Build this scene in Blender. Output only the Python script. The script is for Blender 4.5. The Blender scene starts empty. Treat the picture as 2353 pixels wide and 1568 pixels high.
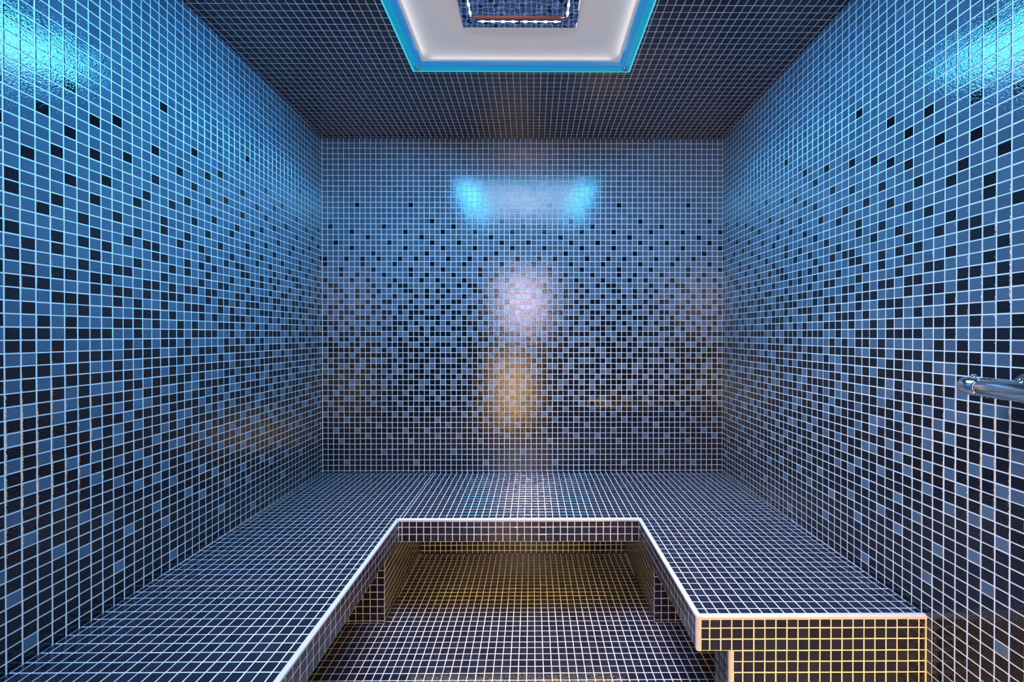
import bpy, math, random
import numpy as np
from mathutils import Vector, Matrix

random.seed(7)
rng = np.random.default_rng(11)
T = 0.027                    # tile pitch of the mosaic, metres
FLOOR_H = -40.3              # floor level in tiles below the eye
C = bpy.context.scene.collection

def W(x, d, h):
    """tiles (right, away from the lens, above the eye) -> metres, floor at z=0"""
    return Vector((x * T, d * T, (h - FLOOR_H) * T))

# ------------------------------------------------------------------ layout
XL, XR = -39.25, 35.85       # side walls
DB, DF = 77.92, -6.0         # back wall, front wall
def Hc(d): return 36.67 + 0.027 * (DB - d)      # ceiling falls towards the back
def Hb(d): return -25.5 - 0.0125 * (d - 37.3)   # seat top
IL, IR = -18.55, 14.95       # inner edges of the bench
DBF = 57.65                  # front edge of the back bench
DRF = 37.3                   # front end of the right bench
FH = 3.12                    # slab depth
ROW0, ROWP = 35.76, 1.006    # first full row line on the walls

# ------------------------------------------------------------------ materials
def new_mat(name):
    m = bpy.data.materials.new(name)
    m.use_nodes = True
    nt = m.node_tree
    b = nt.nodes['Principled BSDF']
    return m, nt, b

def tile_mat(name, col, var, rough=0.045, bump=0.32, spec=0.75, ior=1.5):
    m, nt, b = new_mat(name)
    N, L = nt.nodes, nt.links
    geo = N.new('ShaderNodeNewGeometry')
    mr = N.new('ShaderNodeMapRange')
    mr.inputs['To Min'].default_value = 1 - var
    mr.inputs['To Max'].default_value = 1 + var
    L.new(geo.outputs['Random Per Island'], mr.inputs['Value'])
    rgb = N.new('ShaderNodeRGB'); rgb.outputs[0].default_value = (*col, 1)
    vm = N.new('ShaderNodeVectorMath'); vm.operation = 'SCALE'
    L.new(rgb.outputs[0], vm.inputs[0]); L.new(mr.outputs[0], vm.inputs['Scale'])
    L.new(vm.outputs[0], b.inputs['Base Color'])
    b.inputs['Roughness'].default_value = rough
    b.inputs['IOR'].default_value = ior
    b.inputs['Specular IOR Level'].default_value = spec
    tc = N.new('ShaderNodeTexCoord')
    n1 = N.new('ShaderNodeTexNoise'); n1.inputs['Scale'].default_value = 260
    n1.inputs['Detail'].default_value = 1.5
    L.new(tc.outputs['Object'], n1.inputs['Vector'])
    bp = N.new('ShaderNodeBump'); bp.inputs['Strength'].default_value = bump
    bp.inputs['Distance'].default_value = 0.0012
    L.new(n1.outputs[0], bp.inputs['Height'])
    L.new(bp.outputs[0], b.inputs['Normal'])
    return m

def grout_mat(name, col=(0.84, 0.84, 0.86)):
    m, nt, b = new_mat(name)
    N, L = nt.nodes, nt.links
    tc = N.new('ShaderNodeTexCoord')
    n1 = N.new('ShaderNodeTexNoise'); n1.inputs['Scale'].default_value = 40
    n1.inputs['Detail'].default_value = 4
    L.new(tc.outputs['Object'], n1.inputs['Vector'])
    mx = N.new('ShaderNodeMix'); mx.data_type = 'RGBA'
    mx.inputs['A'].default_value = (*[c * 0.88 for c in col], 1)
    mx.inputs['B'].default_value = (*col, 1)
    L.new(n1.outputs[0], mx.inputs['Factor'])
    L.new(mx.outputs['Result'], b.inputs['Base Color'])
    b.inputs['Roughness'].default_value = 0.75
    return m

GROUT = grout_mat('white_grout')
TRIM = grout_mat('edge_trim_white', (0.66, 0.64, 0.68))
DARK = tile_mat('dark_glass_tile', (0.004, 0.006, 0.012), 0.35)
LIGHT = tile_mat('pale_glass_tile', (0.068, 0.116, 0.175), 0.16)
CHAR = tile_mat('charcoal_glass_tile', (0.014, 0.014, 0.030), 0.3)
TM = [GROUT, DARK, LIGHT, CHAR]

def simple(name, col, rough=0.5, metal=0.0, emit=None, es=0.0, noise=0.0):
    m, nt, b = new_mat(name)
    b.inputs['Base Color'].default_value = (*col, 1)
    b.inputs['Roughness'].default_value = rough
    b.inputs['Metallic'].default_value = metal
    if emit:
        b.inputs['Emission Color'].default_value = (*emit, 1)
        b.inputs['Emission Strength'].default_value = es
    if noise:
        N, L = nt.nodes, nt.links
        tc = N.new('ShaderNodeTexCoord')
        n1 = N.new('ShaderNodeTexNoise'); n1.inputs['Scale'].default_value = 25
        L.new(tc.outputs['Object'], n1.inputs['Vector'])
        bp = N.new('ShaderNodeBump'); bp.inputs['Strength'].default_value = noise
        bp.inputs['Distance'].default_value = 0.004
        L.new(n1.outputs[0], bp.inputs['Height']); L.new(bp.outputs[0], b.inputs['Normal'])
    return m

CHROME = simple('chrome', (0.80, 0.82, 0.85), 0.06, 1.0, noise=0.02)
SCREWM = simple('screw_steel', (0.6, 0.62, 0.65), 0.2, 1.0)
MIRROR = simple('mirror_glass', (0.34, 0.34, 0.44), 0.03, 1.0, noise=0.05)
PANEL = simple('white_panel', (0.72, 0.71, 0.70), 0.6, 0.0, (1.0, 0.97, 0.95), 0.16)
RIM = simple('blue_acrylic', (0.02, 0.20, 0.42), 0.22, 0.0, (0.015, 0.20, 0.50), 0.7)
RIMC = simple('cyan_acrylic', (0.01, 0.30, 0.42), 0.22, 0.0, (0.0, 0.33, 0.52), 0.62)
RIMEDGE = simple('bright_acrylic_edge', (0.02, 0.4, 0.5), 0.3, 0.0, (0.10, 0.65, 0.85), 0.8)
LED = simple('white_led', (0.9, 0.9, 0.9), 0.4, 0.0, (0.85, 0.93, 1.0), 0.7)
LEDN = simple('bright_led', (0.9, 0.9, 0.9), 0.4, 0.0, (0.9, 0.96, 1.0), 2.5)
LEDBASE = simple('led_tape', (0.10, 0.11, 0.16), 0.4)
COPPER = simple('copper_strip', (0.50, 0.24, 0.24), 0.35, 0.8)
PLASTER = simple('cream_plaster', (0.75, 0.68, 0.58), 0.8)
FLOORP = simple('corridor_floor', (0.35, 0.27, 0.20), 0.5)

# ------------------------------------------------------------------ mosaic pattern (13 columns x rows)
DK = {12: [6], 15: [10], 16: [1], 17: [5, 12], 18: [8], 19: [2, 10], 20: [5, 12], 21: [9],
      22: [0, 4, 7], 23: [3, 10], 24: [6, 12], 25: [1, 6, 9], 26: [3, 8, 11], 27: [2, 4, 5, 12],
      28: [0, 5, 6, 9, 11], 29: [3, 7, 9, 12], 30: [1, 2, 6, 11], 31: [0, 4, 5, 7, 9, 10, 12],
      32: [1, 2, 4, 6, 7, 8, 12], 33: [1, 3, 6, 9, 10, 11], 34: [0, 3, 4, 5, 7, 11],
      35: [1, 2, 3, 5, 8, 10], 36: [0, 3, 6, 7, 8, 10, 11, 12], 37: [2, 4, 6, 7, 9],
      38: [0, 2, 3, 4, 5, 8, 9, 11, 12], 39: [1, 4, 5, 6, 7, 8, 10, 11],
      40: [0, 1, 2, 4, 5, 7, 9, 10, 11, 12], 41: [2, 3, 5, 6, 7, 8, 9, 11],
      42: [0, 1, 2, 4, 5, 8, 11, 12], 43: [0, 2, 5, 6, 7, 8, 10, 11],
      44: [0, 1, 3, 4, 5, 7, 8, 9, 10, 12], 45: [0, 2, 4, 5, 6, 7, 10, 11],
      46: [0, 2, 3, 4, 5, 7, 9, 10, 11, 12], 47: [0, 1, 2, 3, 4, 6, 7, 8, 9, 11]}
LT = {48: [1, 3, 7, 8, 11], 49: [4, 12], 50: [1, 6, 9], 51: [3, 5], 52: [7, 11], 53: [0],
      54: [5, 9], 55: [2, 11], 56: [6], 58: [1], 60: [7]}
def is_dark(r, idx):
    if r < 48:
        return idx in DK.get(r, ())
    return idx not in LT.get(r, ())

# ------------------------------------------------------------------ mesh collector with tiled patches
class MB:
    def __init__(self):
        self.v = []; self.f = []; self.m = []
    def quad(self, a, b, c, d, mi=0):
        n = len(self.v); self.v += [tuple(a), tuple(b), tuple(c), tuple(d)]
        self.f.append((n, n + 1, n + 2, n + 3)); self.m.append(mi)
    def box(self, lo, hi, mi=0):
        x0, y0, z0 = lo; x1, y1, z1 = hi
        n = len(self.v)
        self.v += [(x0, y0, z0), (x1, y0, z0), (x1, y1, z0), (x0, y1, z0), (x0, y0, z1), (x1, y0, z1), (x1, y1, z1), (x0, y1, z1)]
        for q in ((0, 3, 2, 1), (4, 5, 6, 7), (0, 1, 5, 4), (1, 2, 6, 5), (2, 3, 7, 6), (3, 0, 4, 7)):
            self.f.append(tuple(n + i for i in q)); self.m.append(mi)
    def hexa(self, P, mi=0):
        """8 points: bottom 4 then top 4"""
        n = len(self.v); self.v += [tuple(p) for p in P]
        for q in ((0, 3, 2, 1), (4, 5, 6, 7), (0, 1, 5, 4), (1, 2, 6, 5), (2, 3, 7, 6), (3, 0, 4, 7)):
            self.f.append(tuple(n + i for i in q)); self.m.append(mi)
    def patch(self, O, U, V, N, ua, ub, va, vb, ul, vl, matfn, g=0.05, base=True, tilt=0.0035):
        """O origin; U, V metres per tile; N normal.  ul/vl: lists of joint lines."""
        O, U, V, N = map(Vector, (O, U, V, N))
        us = [ua] + [x for x in ul if ua + 0.02 < x < ub - 0.02] + [ub]
        vs = [va] + [x for x in vl if va + 0.02 < x < vb - 0.02] + [vb]
        if base:
            self.quad(O + U * ua + V * va, O + U * ub + V * va, O + U * ub + V * vb, O + U * ua + V * vb, 0)
        h = 0.035 * T; c = 0.035
        for i in range(len(us) - 1):
            a0, a1 = us[i] + g, us[i + 1] - g
            if a1 - a0 < 0.16: continue
            for j in range(len(vs) - 1):
                b0, b1 = vs[j] + g, vs[j + 1] - g
                if b1 - b0 < 0.16: continue
                mi = matfn(i, j, us, vs)
                tx, ty = random.gauss(0, tilt), random.gauss(0, tilt)
                ja, jb = random.gauss(0, 0.006), random.gauss(0, 0.006)
                n = len(self.v)
                for (a, b) in ((a0, b0), (a1, b0), (a1, b1), (a0, b1)):
                    p = O + U * (a + ja) + V * (b + jb)
                    self.v.append(tuple(p))
                am, bm = (a0 + a1) / 2, (b0 + b1) / 2
                for (a, b) in ((a0 + c, b0 + c), (a1 - c, b0 + c), (a1 - c, b1 - c), (a0 + c, b1 - c)):
                    p = O + U * (a + ja) + V * (b + jb) + N * (h + T * ((a - am) * tx + (b - bm) * ty))
                    self.v.append(tuple(p))
                self.f += [(n + 4, n + 5, n + 6, n + 7), (n, n + 1, n + 5, n + 4), (n + 1, n + 2, n + 6, n + 5),
                           (n + 2, n + 3, n + 7, n + 6), (n + 3, n, n + 4, n + 7)]
                self.m += [mi] * 5
    def build(self, name, mats, parent=None, smooth=False, origin=None, fix=False):
        me = bpy.data.meshes.new(name)
        vs = self.v
        if origin is not None:
            vs = [(x - origin[0], y - origin[1], z - origin[2]) for x, y, z in vs]
        me.from_pydata(vs, [], self.f)
        for m in mats: me.materials.append(m)
        me.polygons.foreach_set('material_index', self.m)
        me.update()
        if smooth:
            me.polygons.foreach_set('use_smooth', [True] * len(me.polygons))
        o = bpy.data.objects.new(name, me); C.objects.link(o)
        if origin is not None: o.location = origin
        if parent: o.parent = parent
        return o

def lines(phase, a, b, p=1.0):
    k0 = math.floor((a - phase) / p) - 1; k1 = math.ceil((b - phase) / p) + 1
    return [phase + k * p for k in range(k0, k1 + 1)]

def kind(o, k='structure'):
    o['kind'] = k; return o
def thing(name, label, cat, loc, group=None):
    o = bpy.data.objects.new(name, None); C.objects.link(o); o.location = loc
    o.empty_display_size = 0.05
    o['label'] = label; o['category'] = cat
    if group: o['group'] = group
    return o

X, Y, Z = Vector((T, 0, 0)), Vector((0, T, 0)), Vector((0, 0, T))
nX, nY, nZ = Vector((1, 0, 0)), Vector((0, 1, 0)), Vector((0, 0, 1))
all_dark = lambda i, j, us, vs: 3
OR = W(0, 0, 0)              # eye-level origin; patch coordinates are tiles from the eye

# wall rows: joint lines in h
wrows = [ROW0 - k * ROWP for k in range(-6, 80)]
def row_of(hm):              # hm middle height of tile
    return int(math.floor((ROW0 - hm) / ROWP)) + 1

# back wall
mb = MB()
cx0 = -39.17
def m_back(i, j, us, vs):
    r = row_of((vs[j] + vs[j + 1]) / 2); c = int(math.floor((us[i] + us[i + 1]) / 2 - cx0))
    if c < 0: c = 0
    if c < 10: idx = (c + 3) if r >= 23 else c
    else: idx = (c - 10) % 13
    return 1 if is_dark(r, idx) else 2
mb.patch(W(0, DB, 0), X, Z, -nY, XL, XR, -42.2, 37.4, lines(cx0, XL, XR, 1.0008), sorted(wrows), m_back)
wb = mb
wb.box(W(XL - 4, DB + 0.05, -43.5), W(XR + 4, DB + 4, 44), 0)
kind(wb.build('wall_back', TM))

# left wall: rows from the floor up, tiles follow the same pattern
mb = MB()
def m_left(i, j, us, vs):
    r = row_of((vs[j] + vs[j + 1]) / 2); df = int(math.floor((us[i] + us[i + 1]) / 2 - 0.09))
    return 1 if is_dark(r, (df + 1) % 13) else 2
mb.patch(W(XL, 0, 0), Y, Z, nX, DF, DB, -42.2, 39.6, lines(0.09, DF, DB), sorted(wrows), m_left)
mb.box(W(XL - 4, DF - 4, -43.5), W(XL - 0.05, DB + 4, 44), 0)
kind(mb.build('wall_left', TM))

mb = MB()
def m_right(i, j, us, vs):
    r = row_of((vs[j] + vs[j + 1]) / 2); df = int(math.floor((us[i] + us[i + 1]) / 2 - 0.88))
    return 1 if is_dark(r, (11 - df) % 13) else 2
mb.patch(W(XR, 0, 0), Y, Z, -nX, DF, DB, -42.2, 39.6, lines(-0.12, DF, DB), sorted(wrows), m_right)
mb.box(W(XR + 0.05, DF - 4, -43.5), W(XR + 4, DB + 4, 44), 0)
kind(mb.build('wall_right', TM))

# front wall behind the lens, with the open doorway the photograph is taken from
DX0, DX1, DH = -13.5, 20.0, 23.0
mb = MB()
cl = lines(cx0, XL, XR)
for (a, b, lo, hi) in ((XL, DX0, -41, 39.6), (DX1, XR, -41, 39.6), (DX0, DX1, DH, 39.6)):
    mb.patch(W(0, DF, 0), X, Z, nY, a, b, lo, hi, cl, sorted(wrows),
             lambda i, j, us, vs: 1 if is_dark(row_of((vs[j] + vs[j + 1]) / 2), int(us[i] + 80) % 13) else 2)
    mb.box(W(a, DF - 4, lo), W(b, DF - 0.05, hi), 0)
kind(mb.build('wall_front', TM))

# floor: level in front, falls towards the back below the bench
mb = MB()
fc = lines(0.39, XL, XR); 
FB = 57.15
mb.patch(W(0, 0, FLOOR_H), X, Y, nZ, XL, XR, DF, FB, fc, lines(0.15, DF, FB), all_dark)
sl = 0.9 / (DB - FB)
V2 = Vector((0, T, -T * sl))
N2 = Vector((0, sl, 1)).normalized()
mb.patch(W(0, 0, FLOOR_H + sl * FB), X, V2, N2, XL, XR, FB, DB, fc, lines(0.15, DBF, DB), all_dark)
mb.box(W(XL - 4, DF - 4, -46), W(XR + 4, DB + 4, -41.4), 0)
kind(mb.build('floor', TM))

# ceiling
mb = MB()
V3 = Vector((0, T, -T * 0.027)); N3 = Vector((0, -0.027, -1)).normalized()
CX0, CX1, CD0, CD1 = -15.7, 12.3, 28.4, 57.4
clx, cld = lines(0.30, XL, XR), lines(0.4, DF, DB)
for (x0, x1, d0, d1) in ((XL, XR, DF, CD0), (XL, XR, CD1, DB), (XL, CX0, CD0, CD1), (CX1, XR, CD0, CD1)):
    mb.patch(W(0, 0, Hc(0)), X, V3, N3, x0, x1, d0, d1, clx, cld, all_dark)
    if x0 == XL: x0 -= 4
    if x1 == XR: x1 += 4
    if d0 == DF: d0 -= 4
    if d1 == DB: d1 += 4
    mb.hexa([W(x0, d0, Hc(d0) + .05), W(x1, d0, Hc(d0) + .05), W(x1, d1, Hc(d1) + .05), W(x0, d1, Hc(d1) + .05),
             W(x0, d0, 44), W(x1, d0, 44), W(x1, d1, 44), W(x0, d1, 44)], 0)
kind(mb.build('ceiling', TM))

# corridor outside the doorway
def corr(name, lo, hi, m):
    mb = MB(); mb.box(lo, hi); kind(mb.build(name, [m]))
corr('wall_corridor_left', W(-44, -95, -41), W(-40, DF - 4, 46), PLASTER)
corr('wall_corridor_right', W(40, -95, -41), W(44, DF - 4, 46), PLASTER)
corr('wall_corridor_end', W(-44, -99, -41), W(44, -95, 46), PLASTER)
corr('floor_corridor', W(-44, -99, -45), W(44, DF - 4, -40.4), FLOORP)
corr('ceiling_corridor', W(-44, -99, 46), W(44, DF - 4, 50), PLASTER)

# ------------------------------------------------------------------ the U-shaped tiled bench
bench = thing('tiled_bench', 'U-shaped tiled masonry bench in dark mosaic running along left, back and right walls', 'bench', W(-1.8, DBF, FLOOR_H))
bo = bench.location.copy()
VB = Vector((0, T, -T * 0.0125)); NB = Vector((0, 0.0125, 1)).normalized()
OB = W(0, 0, Hb(0))
mb = MB()
BL, BR, BB, BF = XL + .06, XR - .06, DB - .06, DF + .06
lc = lines(-19.52, XL, IL)
rcol = lines(15.08, IR, XR)
bcol = [x for x in lc if x < IL + .1] + [x for x in lines(14.97, IL + .3, XR) if x > IL + .3]
mb.patch(OB, X, VB, NB, BL, IL - .3, BF, 58.0, lc, lines(0.2, DF, DBF), all_dark)
mb.patch(OB, X, VB, NB, IR + .3, BR, DRF + .3, 58.0, rcol, lines(0.35, DRF, DBF), all_dark)
mb.patch(OB, X, VB, NB, BL, BR, 58.0, BB, bcol, lines(0.0, DBF, DB), all_dark)
# fascias: v measured in tiles down from the seat top
fr = [1.08, 2.08]
def fascia(O, U, N, a, b, ul, vv=None):
    mb.patch(O, U, vv or -Z, N, a, b, 0.28, FH, ul, fr, all_dark)
fascia(W(0, DBF, Hb(DBF)), X, -nY, IL + .02, IR, lines(14.97, IL, IR))
fascia(W(0, DRF, Hb(DRF)), X, -nY, IR + .33, BR, rcol)
Y3 = Vector((0, T, -T * 0.0125))
fascia(W(IL, 0, Hb(0)), Y3, nX, BF, DBF, lines(0.2, DF, DBF))
fascia(W(IR, 0, Hb(0)), Y3, -nX, DRF, DBF, lines(0.35, DRF, DBF))
# grout core of the slab: three solid blocks
def slab(x0, x1, d0, d1, e=0.06):
    mb.hexa([W(x0, d0, Hb(d0) - FH), W(x1, d0, Hb(d0) - FH), W(x1, d1, Hb(d1) - FH), W(x0, d1, Hb(d1) - FH),
             W(x0, d0, Hb(d0) - e), W(x1, d0, Hb(d0) - e), W(x1, d1, Hb(d1) - e), W(x0, d1, Hb(d1) - e)], 0)
slab(BL, IL - .04, BF, DBF)
slab(BL, BR, DBF + .04, BB)
slab(IR + .04, BR, DRF + .04, DBF)
seat = mb.build('seat', TM, bench, origin=bo); seat.location = (0, 0, 0)

def sub(name, mb, mats, **k):
    o = mb.build(name, mats, bench, origin=bo, **k); o.location = (0, 0, 0); return o

# corner block supports under the back corners, splayed a little
def block(name, side):
    mb = MB()
    if side < 0: xf, xb, xo = -20.47, -20.95, BL
    else: xf, xb, xo = 17.07, 17.6, BR
    top0, top1 = Hb(DBF) - FH - .02, Hb(DB) - FH - .02
    P = [W(min(xf, xo), DBF + .03, -40.25), W(max(xf, xo), DBF + .03, -40.25), W(max(xb, xo), BB - .02, -41.13), W(min(xb, xo), BB - .02, -41.13),
         W(min(xf, xo), DBF + .03, top0), W(max(xf, xo), DBF + .03, top0), W(max(xb, xo), BB - .02, top1), W(min(xb, xo), BB - .02, top1)]
    mb.hexa(P, 0)
    a, b = min(xf, xo), max(xf, xo)
    rl = [Hb(DBF) - FH - k * 1.0 for k in range(0, 15)][::-1]
    mb.patch(W(0, DBF, 0), X, Z, -nY, a, b, -40.25, top0, lines(xf, a, b), rl, all_dark)
    # side face along the void
    dirv = (W(xb, DB, 0) - W(xf, DBF, 0)); n = dirv.length / T; dirv = dirv / n
    nn = Vector((dirv.y, -dirv.x, 0)).normalized() * (1 if side < 0 else -1)
    mb.patch(W(xf, DBF, 0) + nn * 0.001 * T, dirv, Z, nn, 0, n - .1, -41.13, top0, lines(0.4, 0, n), rl, all_dark)
    sub('support', mb, TM)
block('support', -1); block('support', 1)
# front pillar under the right bench end
mb = MB()
px = 17.9; top = Hb(DRF) - FH - .02
mb.box(W(px, DRF + .03, -40.25), W(BR, 40.4, top), 0)
rl = [Hb(DRF) - FH - k for k in range(0, 15)][::-1]
mb.patch(W(0, DRF, 0), X, Z, -nY, px + .33, BR, -40.25, top + .02, rcol, rl, all_dark)
mb.patch(W(px, 0, 0), Y, Z, -nX, DRF + .3, 40.4, -40.25, top, lines(0.35, 37, 41), rl, all_dark)
sub('support', mb, TM)
# pillar under the near end of the left bench
mb = MB()
mb.box(W(BL, BF, -40.25), W(-20.6, -2.6, Hb(0) - FH - .02), 0)
mb.patch(W(-20.6, 0, 0), Y, Z, nX, BF, -2.6, -40.25, Hb(0) - FH - .05, lines(0.2, -6, 0), rl, all_dark)
mb.patch(W(0, -2.6, 0), X, Z, nY, BL, -20.6, -40.25, Hb(0) - FH - .05, lc, rl, all_dark)
sub('support', mb, TM)

# white corner bead along the bench edges
mb = MB()
def bead(P0, P1, a, b):
    """chamfered strip from P0 to P1; a, b: the two leg vectors (into the two faces)"""
    P0, P1, a, b = map(Vector, (P0, P1, a, b))
    out = -(a + b).normalized() * 0.03 * T
    k = 0.22
    prof = [a - b.normalized() * 0.05 * T, a * k - b.normalized() * 0.06 * T, -a.normalized() * 0.06 * T + b * k, b - a.normalized() * 0.05 * T, a + b]
    n = len(mb.v); m = len(prof)
    for P in (P0, P1):
        for q in prof: mb.v.append(tuple(P + q))
    for i in range(m):
        j = (i + 1) % m
        mb.f.append((n + i, n + j, n + m + j, n + m + i)); mb.m.append(0)
    mb.f.append(tuple(n + i for i in range(m))[::-1]); mb.m.append(0)
    mb.f.append(tuple(n + m + i for i in range(m))); mb.m.append(0)
w = 0.33 * T
def E(x, d): return W(x, d, Hb(d))
dn = Vector((0, 0, -w * .85))
bead(E(IL, BF), E(IL, DBF + .3), (-w, 0, 0), dn)
bead(E(IL, DBF), E(IR, DBF), (0, w, 0), dn)
bead(E(IR, DRF), E(IR, DBF + .3), (w, 0, 0), dn)
bead(E(IR, DRF), E(BR, DRF), (0, w, 0), dn)
bead(E(IR, DRF), E(IR, DRF) - Z * FH, (w, 0, 0), (0, w, 0))
bead(W(px, DRF, Hb(DRF) - FH), W(px, DRF, -40.25), (w, 0, 0), (0, w, 0))
bead(E(BR - .04, DRF), E(BR - .04, DRF) - Z * (FH + 11.6), (-w * .5, 0, 0), (0, w * .5, 0))
tr = sub('edge_trim', mb, [TRIM]); tr['label'] = 'white corner bead along the bench edges'

# ------------------------------------------------------------------ ceiling light
LX, LD, LS = -1.45, 42.7, 15.1      # centre and half size
HL = 36.3                           # level of the frame's underside
lamp = thing('ceiling_light', 'square ceiling light with glowing blue frame around white panel and central mirror', 'light', W(LX, LD, 37.6))
lo = lamp.location.copy()
def lsub(name, mb, mats, **k):
    o = mb.build(name, mats, lamp, origin=lo, **k); o.location = (0, 0, 0); return o
# frame: swept profile around the square (offset inward from the outer edge, height)
mb = MB()
prof = [(0.0, 38.3), (0.0, HL + .25), (0.12, HL + .02), (0.30, HL), (0.42, HL + .10), (0.95, HL + .16), (1.05, HL + .05), (1.55, HL + .08), (1.8, HL + .35), (1.8, 38.3)]
pm = [1, 1, 1, 2, 2, 2, 0, 0, 0]
def ring(mb, prof, pm, half):
    n = len(mb.v)
    for (o_, h) in prof:
        s = half - o_
        for (sx, sy) in ((-1, -1), (1, -1), (1, 1), (-1, 1)):
            mb.v.append(tuple(W(LX + sx * s, LD + sy * s, h)))
    for i in range(len(prof) - 1):
        for k in range(4):
            a = n + 4 * i + k; b = n + 4 * i + (k + 1) % 4
            mb.f.append((a, b, b + 4, a + 4)); mb.m.append(pm[i])
ring(mb, prof, pm, LS)
fr_ = lsub('frame', mb, [RIM, RIMEDGE, RIMC]); fr_['label'] = 'glowing cyan blue acrylic frame'
# panel: shallow dish, smooth
mb = MB()
NR = 40; s = LS - 1.78
for j in range(NR + 1):
    for i in range(NR + 1):
        u = -s + 2 * s * i / NR; v = -s + 2 * s * j / NR
        r = math.hypot(u, v)
        t = max(0.0, min(1.0, (12.2 - r) / 5.0)); t = t * t * (3 - 2 * t)
        mb.v.append(tuple(W(LX + u, LD + v, HL + 0.38 + 1.5 * t)))
for j in range(NR):
    for i in range(NR):
        a = j * (NR + 1) + i
        mb.f.append((a, a + NR + 1, a + NR + 2, a + 1)); mb.m.append(0)
pn = lsub('panel', mb, [PANEL], smooth=True); pn['label'] = 'white dished panel'
# mirror square with bevelled border
mb = MB()
MH = 6.75
ring(mb, [(0.0, HL + 1.2), (0.0, HL + .12), (0.14, HL), (2.0, HL)], [0, 0, 0], MH)
mb.quad(W(LX - MH + 2, LD - MH + 2, HL), W(LX - MH + 2, LD + MH - 2, HL), W(LX + MH - 2, LD + MH - 2, HL), W(LX + MH - 2, LD - MH + 2, HL))
mi_ = lsub('mirror', mb, [MIRROR])
# four LED strips near the mirror edges
for q in range(4):
    mb = MB()
    ang = q * math.pi / 2
    def R(u, v, h, ang=ang):
        return W(LX + u * math.cos(ang) - v * math.sin(ang), LD + u * math.sin(ang) + v * math.cos(ang), h)
    def rb(u0, u1, v0, v1, h0, h1, mi):
        mb.hexa([R(u0, v0, h0), R(u1, v0, h0), R(u1, v1, h0), R(u0, v1, h0), R(u0, v0, h1), R(u1, v0, h1), R(u1, v1, h1), R(u0, v1, h1)], mi)
    rb(-5.0, 5.0, 5.34, 5.66, HL - .10, HL + .02, 0)
    for (u0, u1) in ((-4.8, -.12), (.12, 4.8)):
        rb(u0, u1, 5.42, 5.58, HL - .13, HL - .09, 1)
        for k in range(4):
            c = u0 + (u1 - u0) * (k + .5) / 4
            rb(c - .2, c + .2, 5.36, 5.64, HL - .16, HL - .09, 2)
    ls = lsub('led_strip', mb, [LEDBASE, LED, LEDN])
    if q == 0:
        mb = MB(); rb(-5.2, 5.2, 4.92, 5.18, HL - .12, HL + .02, 0)
        lsub('copper_bar', mb, [COPPER])
# corner screws
for sx in (-1, 1):
    for sy in (-1, 1):
        mb = MB()
        cxs, cys = LX + sx * (LS - .95), LD + sy * (LS - .95)
        n = len(mb.v); NS = 16
        for (r, h) in ((.33, HL + .16), (.33, HL - .10), (.24, HL - .20), (.0001, HL - .24)):
            for k in range(NS):
                a = 2 * math.pi * k / NS
                mb.v.append(tuple(W(cxs + r * math.cos(a), cys + r * math.sin(a), h)))
        for i in range(3):
            for k in range(NS):
                a, b = n + i * NS + k, n + i * NS + (k + 1) % NS
                mb.f.append((a, b, b + NS, a + NS)); mb.m.append(0)
        lsub('screw', mb, [SCREWM], smooth=True)

# ------------------------------------------------------------------ shower mixer on the right wall
MX, MHt = 33.5, -3.95
mixer = thing('shower_mixer', 'chrome bar shower mixer with round end knob on right wall', 'shower mixer', W(MX, 27, MHt))
mo = mixer.location.copy()
def lathe(name, prof, axis='Y', c=(MX, 0, MHt), mats=(CHROME,), seg=40, parent=mixer, extra=None):
    mb = MB(); n = 0
    for (a, r) in prof:
        for k in range(seg):
            t = 2 * math.pi * k / seg
            if axis == 'Y': p = W(c[0] + r * math.cos(t), a, c[2] + r * math.sin(t))
            elif axis == 'X': p = W(a, c[1] + r * math.cos(t), c[2] + r * math.sin(t))
            else: p = W(c[0] + r * math.cos(t), c[1] + r * math.sin(t), a)
            mb.v.append(tuple(p))
    for i in range(len(prof) - 1):
        for k in range(seg):
            a = i * seg + k; b = i * seg + (k + 1) % seg
            mb.f.append((a, b, b + seg, a + seg)); mb.m.append(0)
    o = mb.build(name, list(mats), parent, smooth=True, origin=mo); o.location = (0, 0, 0)
    return o
lathe('body', [(23.2, .0001), (23.2, .66), (23.25, .72), (30.6, .72), (30.68, .66), (30.68, .0001)])
for s0, e0 in ((30.72, 32.15), (23.15, 21.7)):
    sg = 1 if e0 > s0 else -1
    h = lathe('control_knob', [(s0, .0001), (s0, .62), (s0 + sg * .05, .69), (e0 - sg * .42, .68), (e0 - sg * .2, .62), (e0 - sg * .06, .5), (e0, .3), (e0, .0001)])
    mb = MB()
    cy = (s0 + e0) / 2 - sg * .15
    seg = 16
    for (hh, r) in ((.6, .17), (.86, .17), (.92, .12), (.93, .0001)):
        for k in range(seg):
            t = 2 * math.pi * k / seg
            mb.v.append(tuple(W(MX + r * math.cos(t), cy + r * math.sin(t), MHt + hh)))
    for i in range(3):
        for k in range(seg):
            a = i * seg + k; b = i * seg + (k + 1) % seg
            mb.f.append((a, b, b + seg, a + seg)); mb.m.append(0)
    o = mb.build('button', [CHROME], h, smooth=True, origin=mo); o.location = (0, 0, 0)
for dd in (29.3, 23.9 + .6):
    lathe('wall_rosette', [(MX + .3, .45), (XR - .5, .45), (XR - .45, 1.15), (XR - .2, 1.25), (XR - .06, 1.25)], 'X', (0, dd, MHt))
lathe('outlet', [(MHt - .6, .4), (MHt - 1.3, .4), (MHt - 1.3, .3), (MHt - 1.25, .0001)], 'Z', (MX, 26.9, 0))
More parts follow.
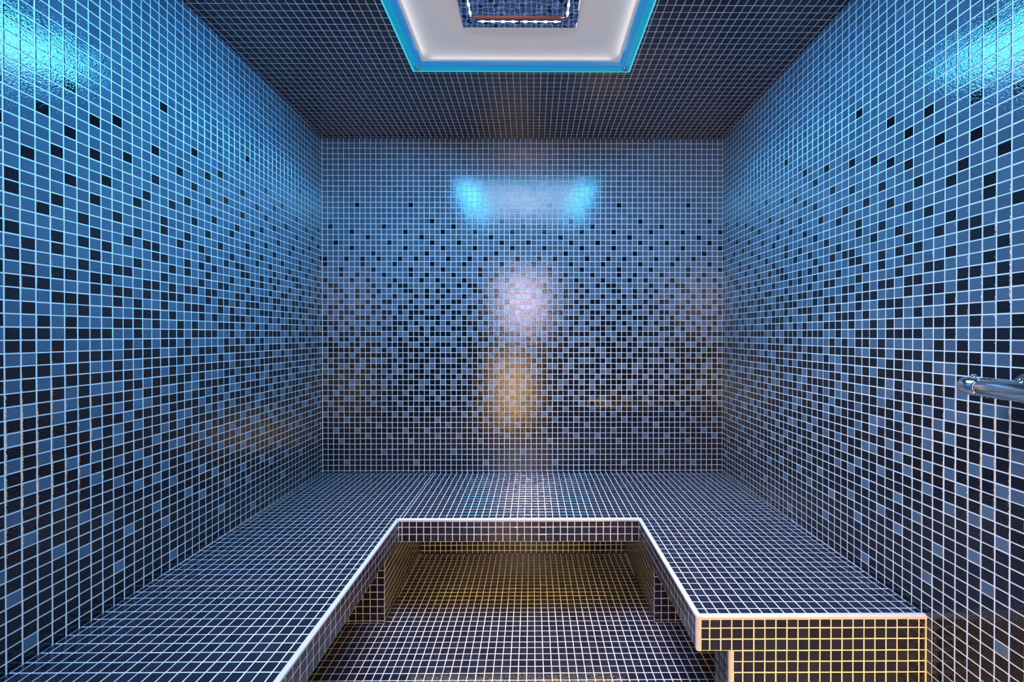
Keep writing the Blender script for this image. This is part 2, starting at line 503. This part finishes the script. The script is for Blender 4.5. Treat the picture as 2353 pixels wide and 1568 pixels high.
lathe('bolt', [(MHt + .62, .22), (MHt + .86, .22), (MHt + .92, .15), (MHt + .93, .0001)], 'Z', (MX, 28.2, 0))

# ------------------------------------------------------------------ lights
def area(name, loc, direction, sx, sy, power, col, spread=180):
    l = bpy.data.lights.new(name, 'AREA'); l.shape = 'RECTANGLE'
    l.size = sx * T; l.size_y = sy * T; l.energy = power; l.color = col
    l.spread = math.radians(spread)
    o = bpy.data.objects.new(name, l); C.objects.link(o)
    o.location = loc
    o.rotation_euler = Vector(direction).to_track_quat('-Z', 'Y').to_euler()
    return o
hl = HL - .45
area('panel_glow', W(LX, LD, hl), (0, 0, -1), 25, 25, 11.5, (0.30, 0.68, 1.0))
area('downlight', W(LX + 1, LD, hl - .1), (.12, 0, -1), 12, 12, 12, (0.95, 0.80, 0.96), spread=90)
for sx in (-1, 1):
    o = area('rim_glow_side', W(LX + sx * (LS - .6), LD, hl), (sx * .9, 0, -.7), 5, 28, 16 if sx < 0 else 12, (0.05, 0.48, 1.0))
    o.rotation_euler = (Matrix.Rotation(sx * -math.radians(17) , 3, 'Y')).to_euler()
for sy in (-1, 1):
    o = area('rim_glow_end', W(LX, LD + sy * (LS - .6), hl), (0, sy * .9, -.7), 28, 3, 2, (0.10, 0.46, 1.0))
    o.rotation_euler = (Matrix.Rotation(sy * math.radians(5), 3, 'X')).to_euler()
for sx in (-1, 1):
    area('mirror_side_glow', W(LX + sx * (MH + .15), LD - .5, HL + .3), (sx, 0, .1), .3, 9, .035, (0.15, 1.0, 0.85))
# light under the frame lip that washes the panel
for (dx, dy) in ((1, 0), (-1, 0), (0, 1), (0, -1)):
    o = area('panel_wash', W(LX + dx * 12.9, LD + dy * 12.9, HL - .1), (-dx, -dy, .25), 24, .6, .06, (1, .97, .93))
# corridor lamps, then an added fill and the under-bench strip
area('corridor_lamp', W(-4, -30, 15), (0, 1, 0), 16, 24, 15, (0.95, 0.72, 0.90))
area('corridor_low_lamp', W(-9, -12, -22), (0, 1, 0), 14, 26, 9, (1.0, 0.56, 0.20))
area('bench_front_fill', W(28, -3, -38), (0, 1, -.02), 9, 3, 7.5, (1.0, 0.55, 0.10), spread=110)  # unseen fill, added to warm the right bench's front face; no fitting here
area('under_bench_strip', W(-2, 59.2, -29.4), (0, .25, -1), 30, 1.5, 1.6, (1.0, 0.62, 0.14))

w_ = bpy.data.worlds.new('World'); bpy.context.scene.world = w_
w_.use_nodes = True
w_.node_tree.nodes['Background'].inputs[0].default_value = (0.02, 0.02, 0.03, 1)
w_.node_tree.nodes['Background'].inputs[1].default_value = 0.3

# ------------------------------------------------------------------ camera
f = 954.0; psi = math.radians(0.30); th = math.radians(0.28)
cam = bpy.data.cameras.new('camera'); co = bpy.data.objects.new('camera', cam); C.objects.link(co)
cam.sensor_width = 36; cam.lens = f / 2353 * 36
cxp = 1222 + f * math.tan(psi); cyp = 768.4 + f * math.tan(th)
cam.shift_x = (1176.5 - cxp) / 2353; cam.shift_y = (cyp - 784) / 2353
cam.clip_start = 0.01
co.location = W(0, 0, 0)
co.rotation_euler = (math.pi / 2 - th, 0, -psi)
sc = bpy.context.scene
sc.camera = co
sc.view_settings.view_transform = 'Standard'; sc.view_settings.look = 'None'
sc.view_settings.exposure = 0.0; sc.view_settings.gamma = 1.0
sc.view_settings.use_curve_mapping = False
sc.cycles.max_bounces = 10; sc.cycles.diffuse_bounces = 6; sc.cycles.glossy_bounces = 5
sc.cycles.sample_clamp_indirect = 4
sc.cycles.use_denoising = True
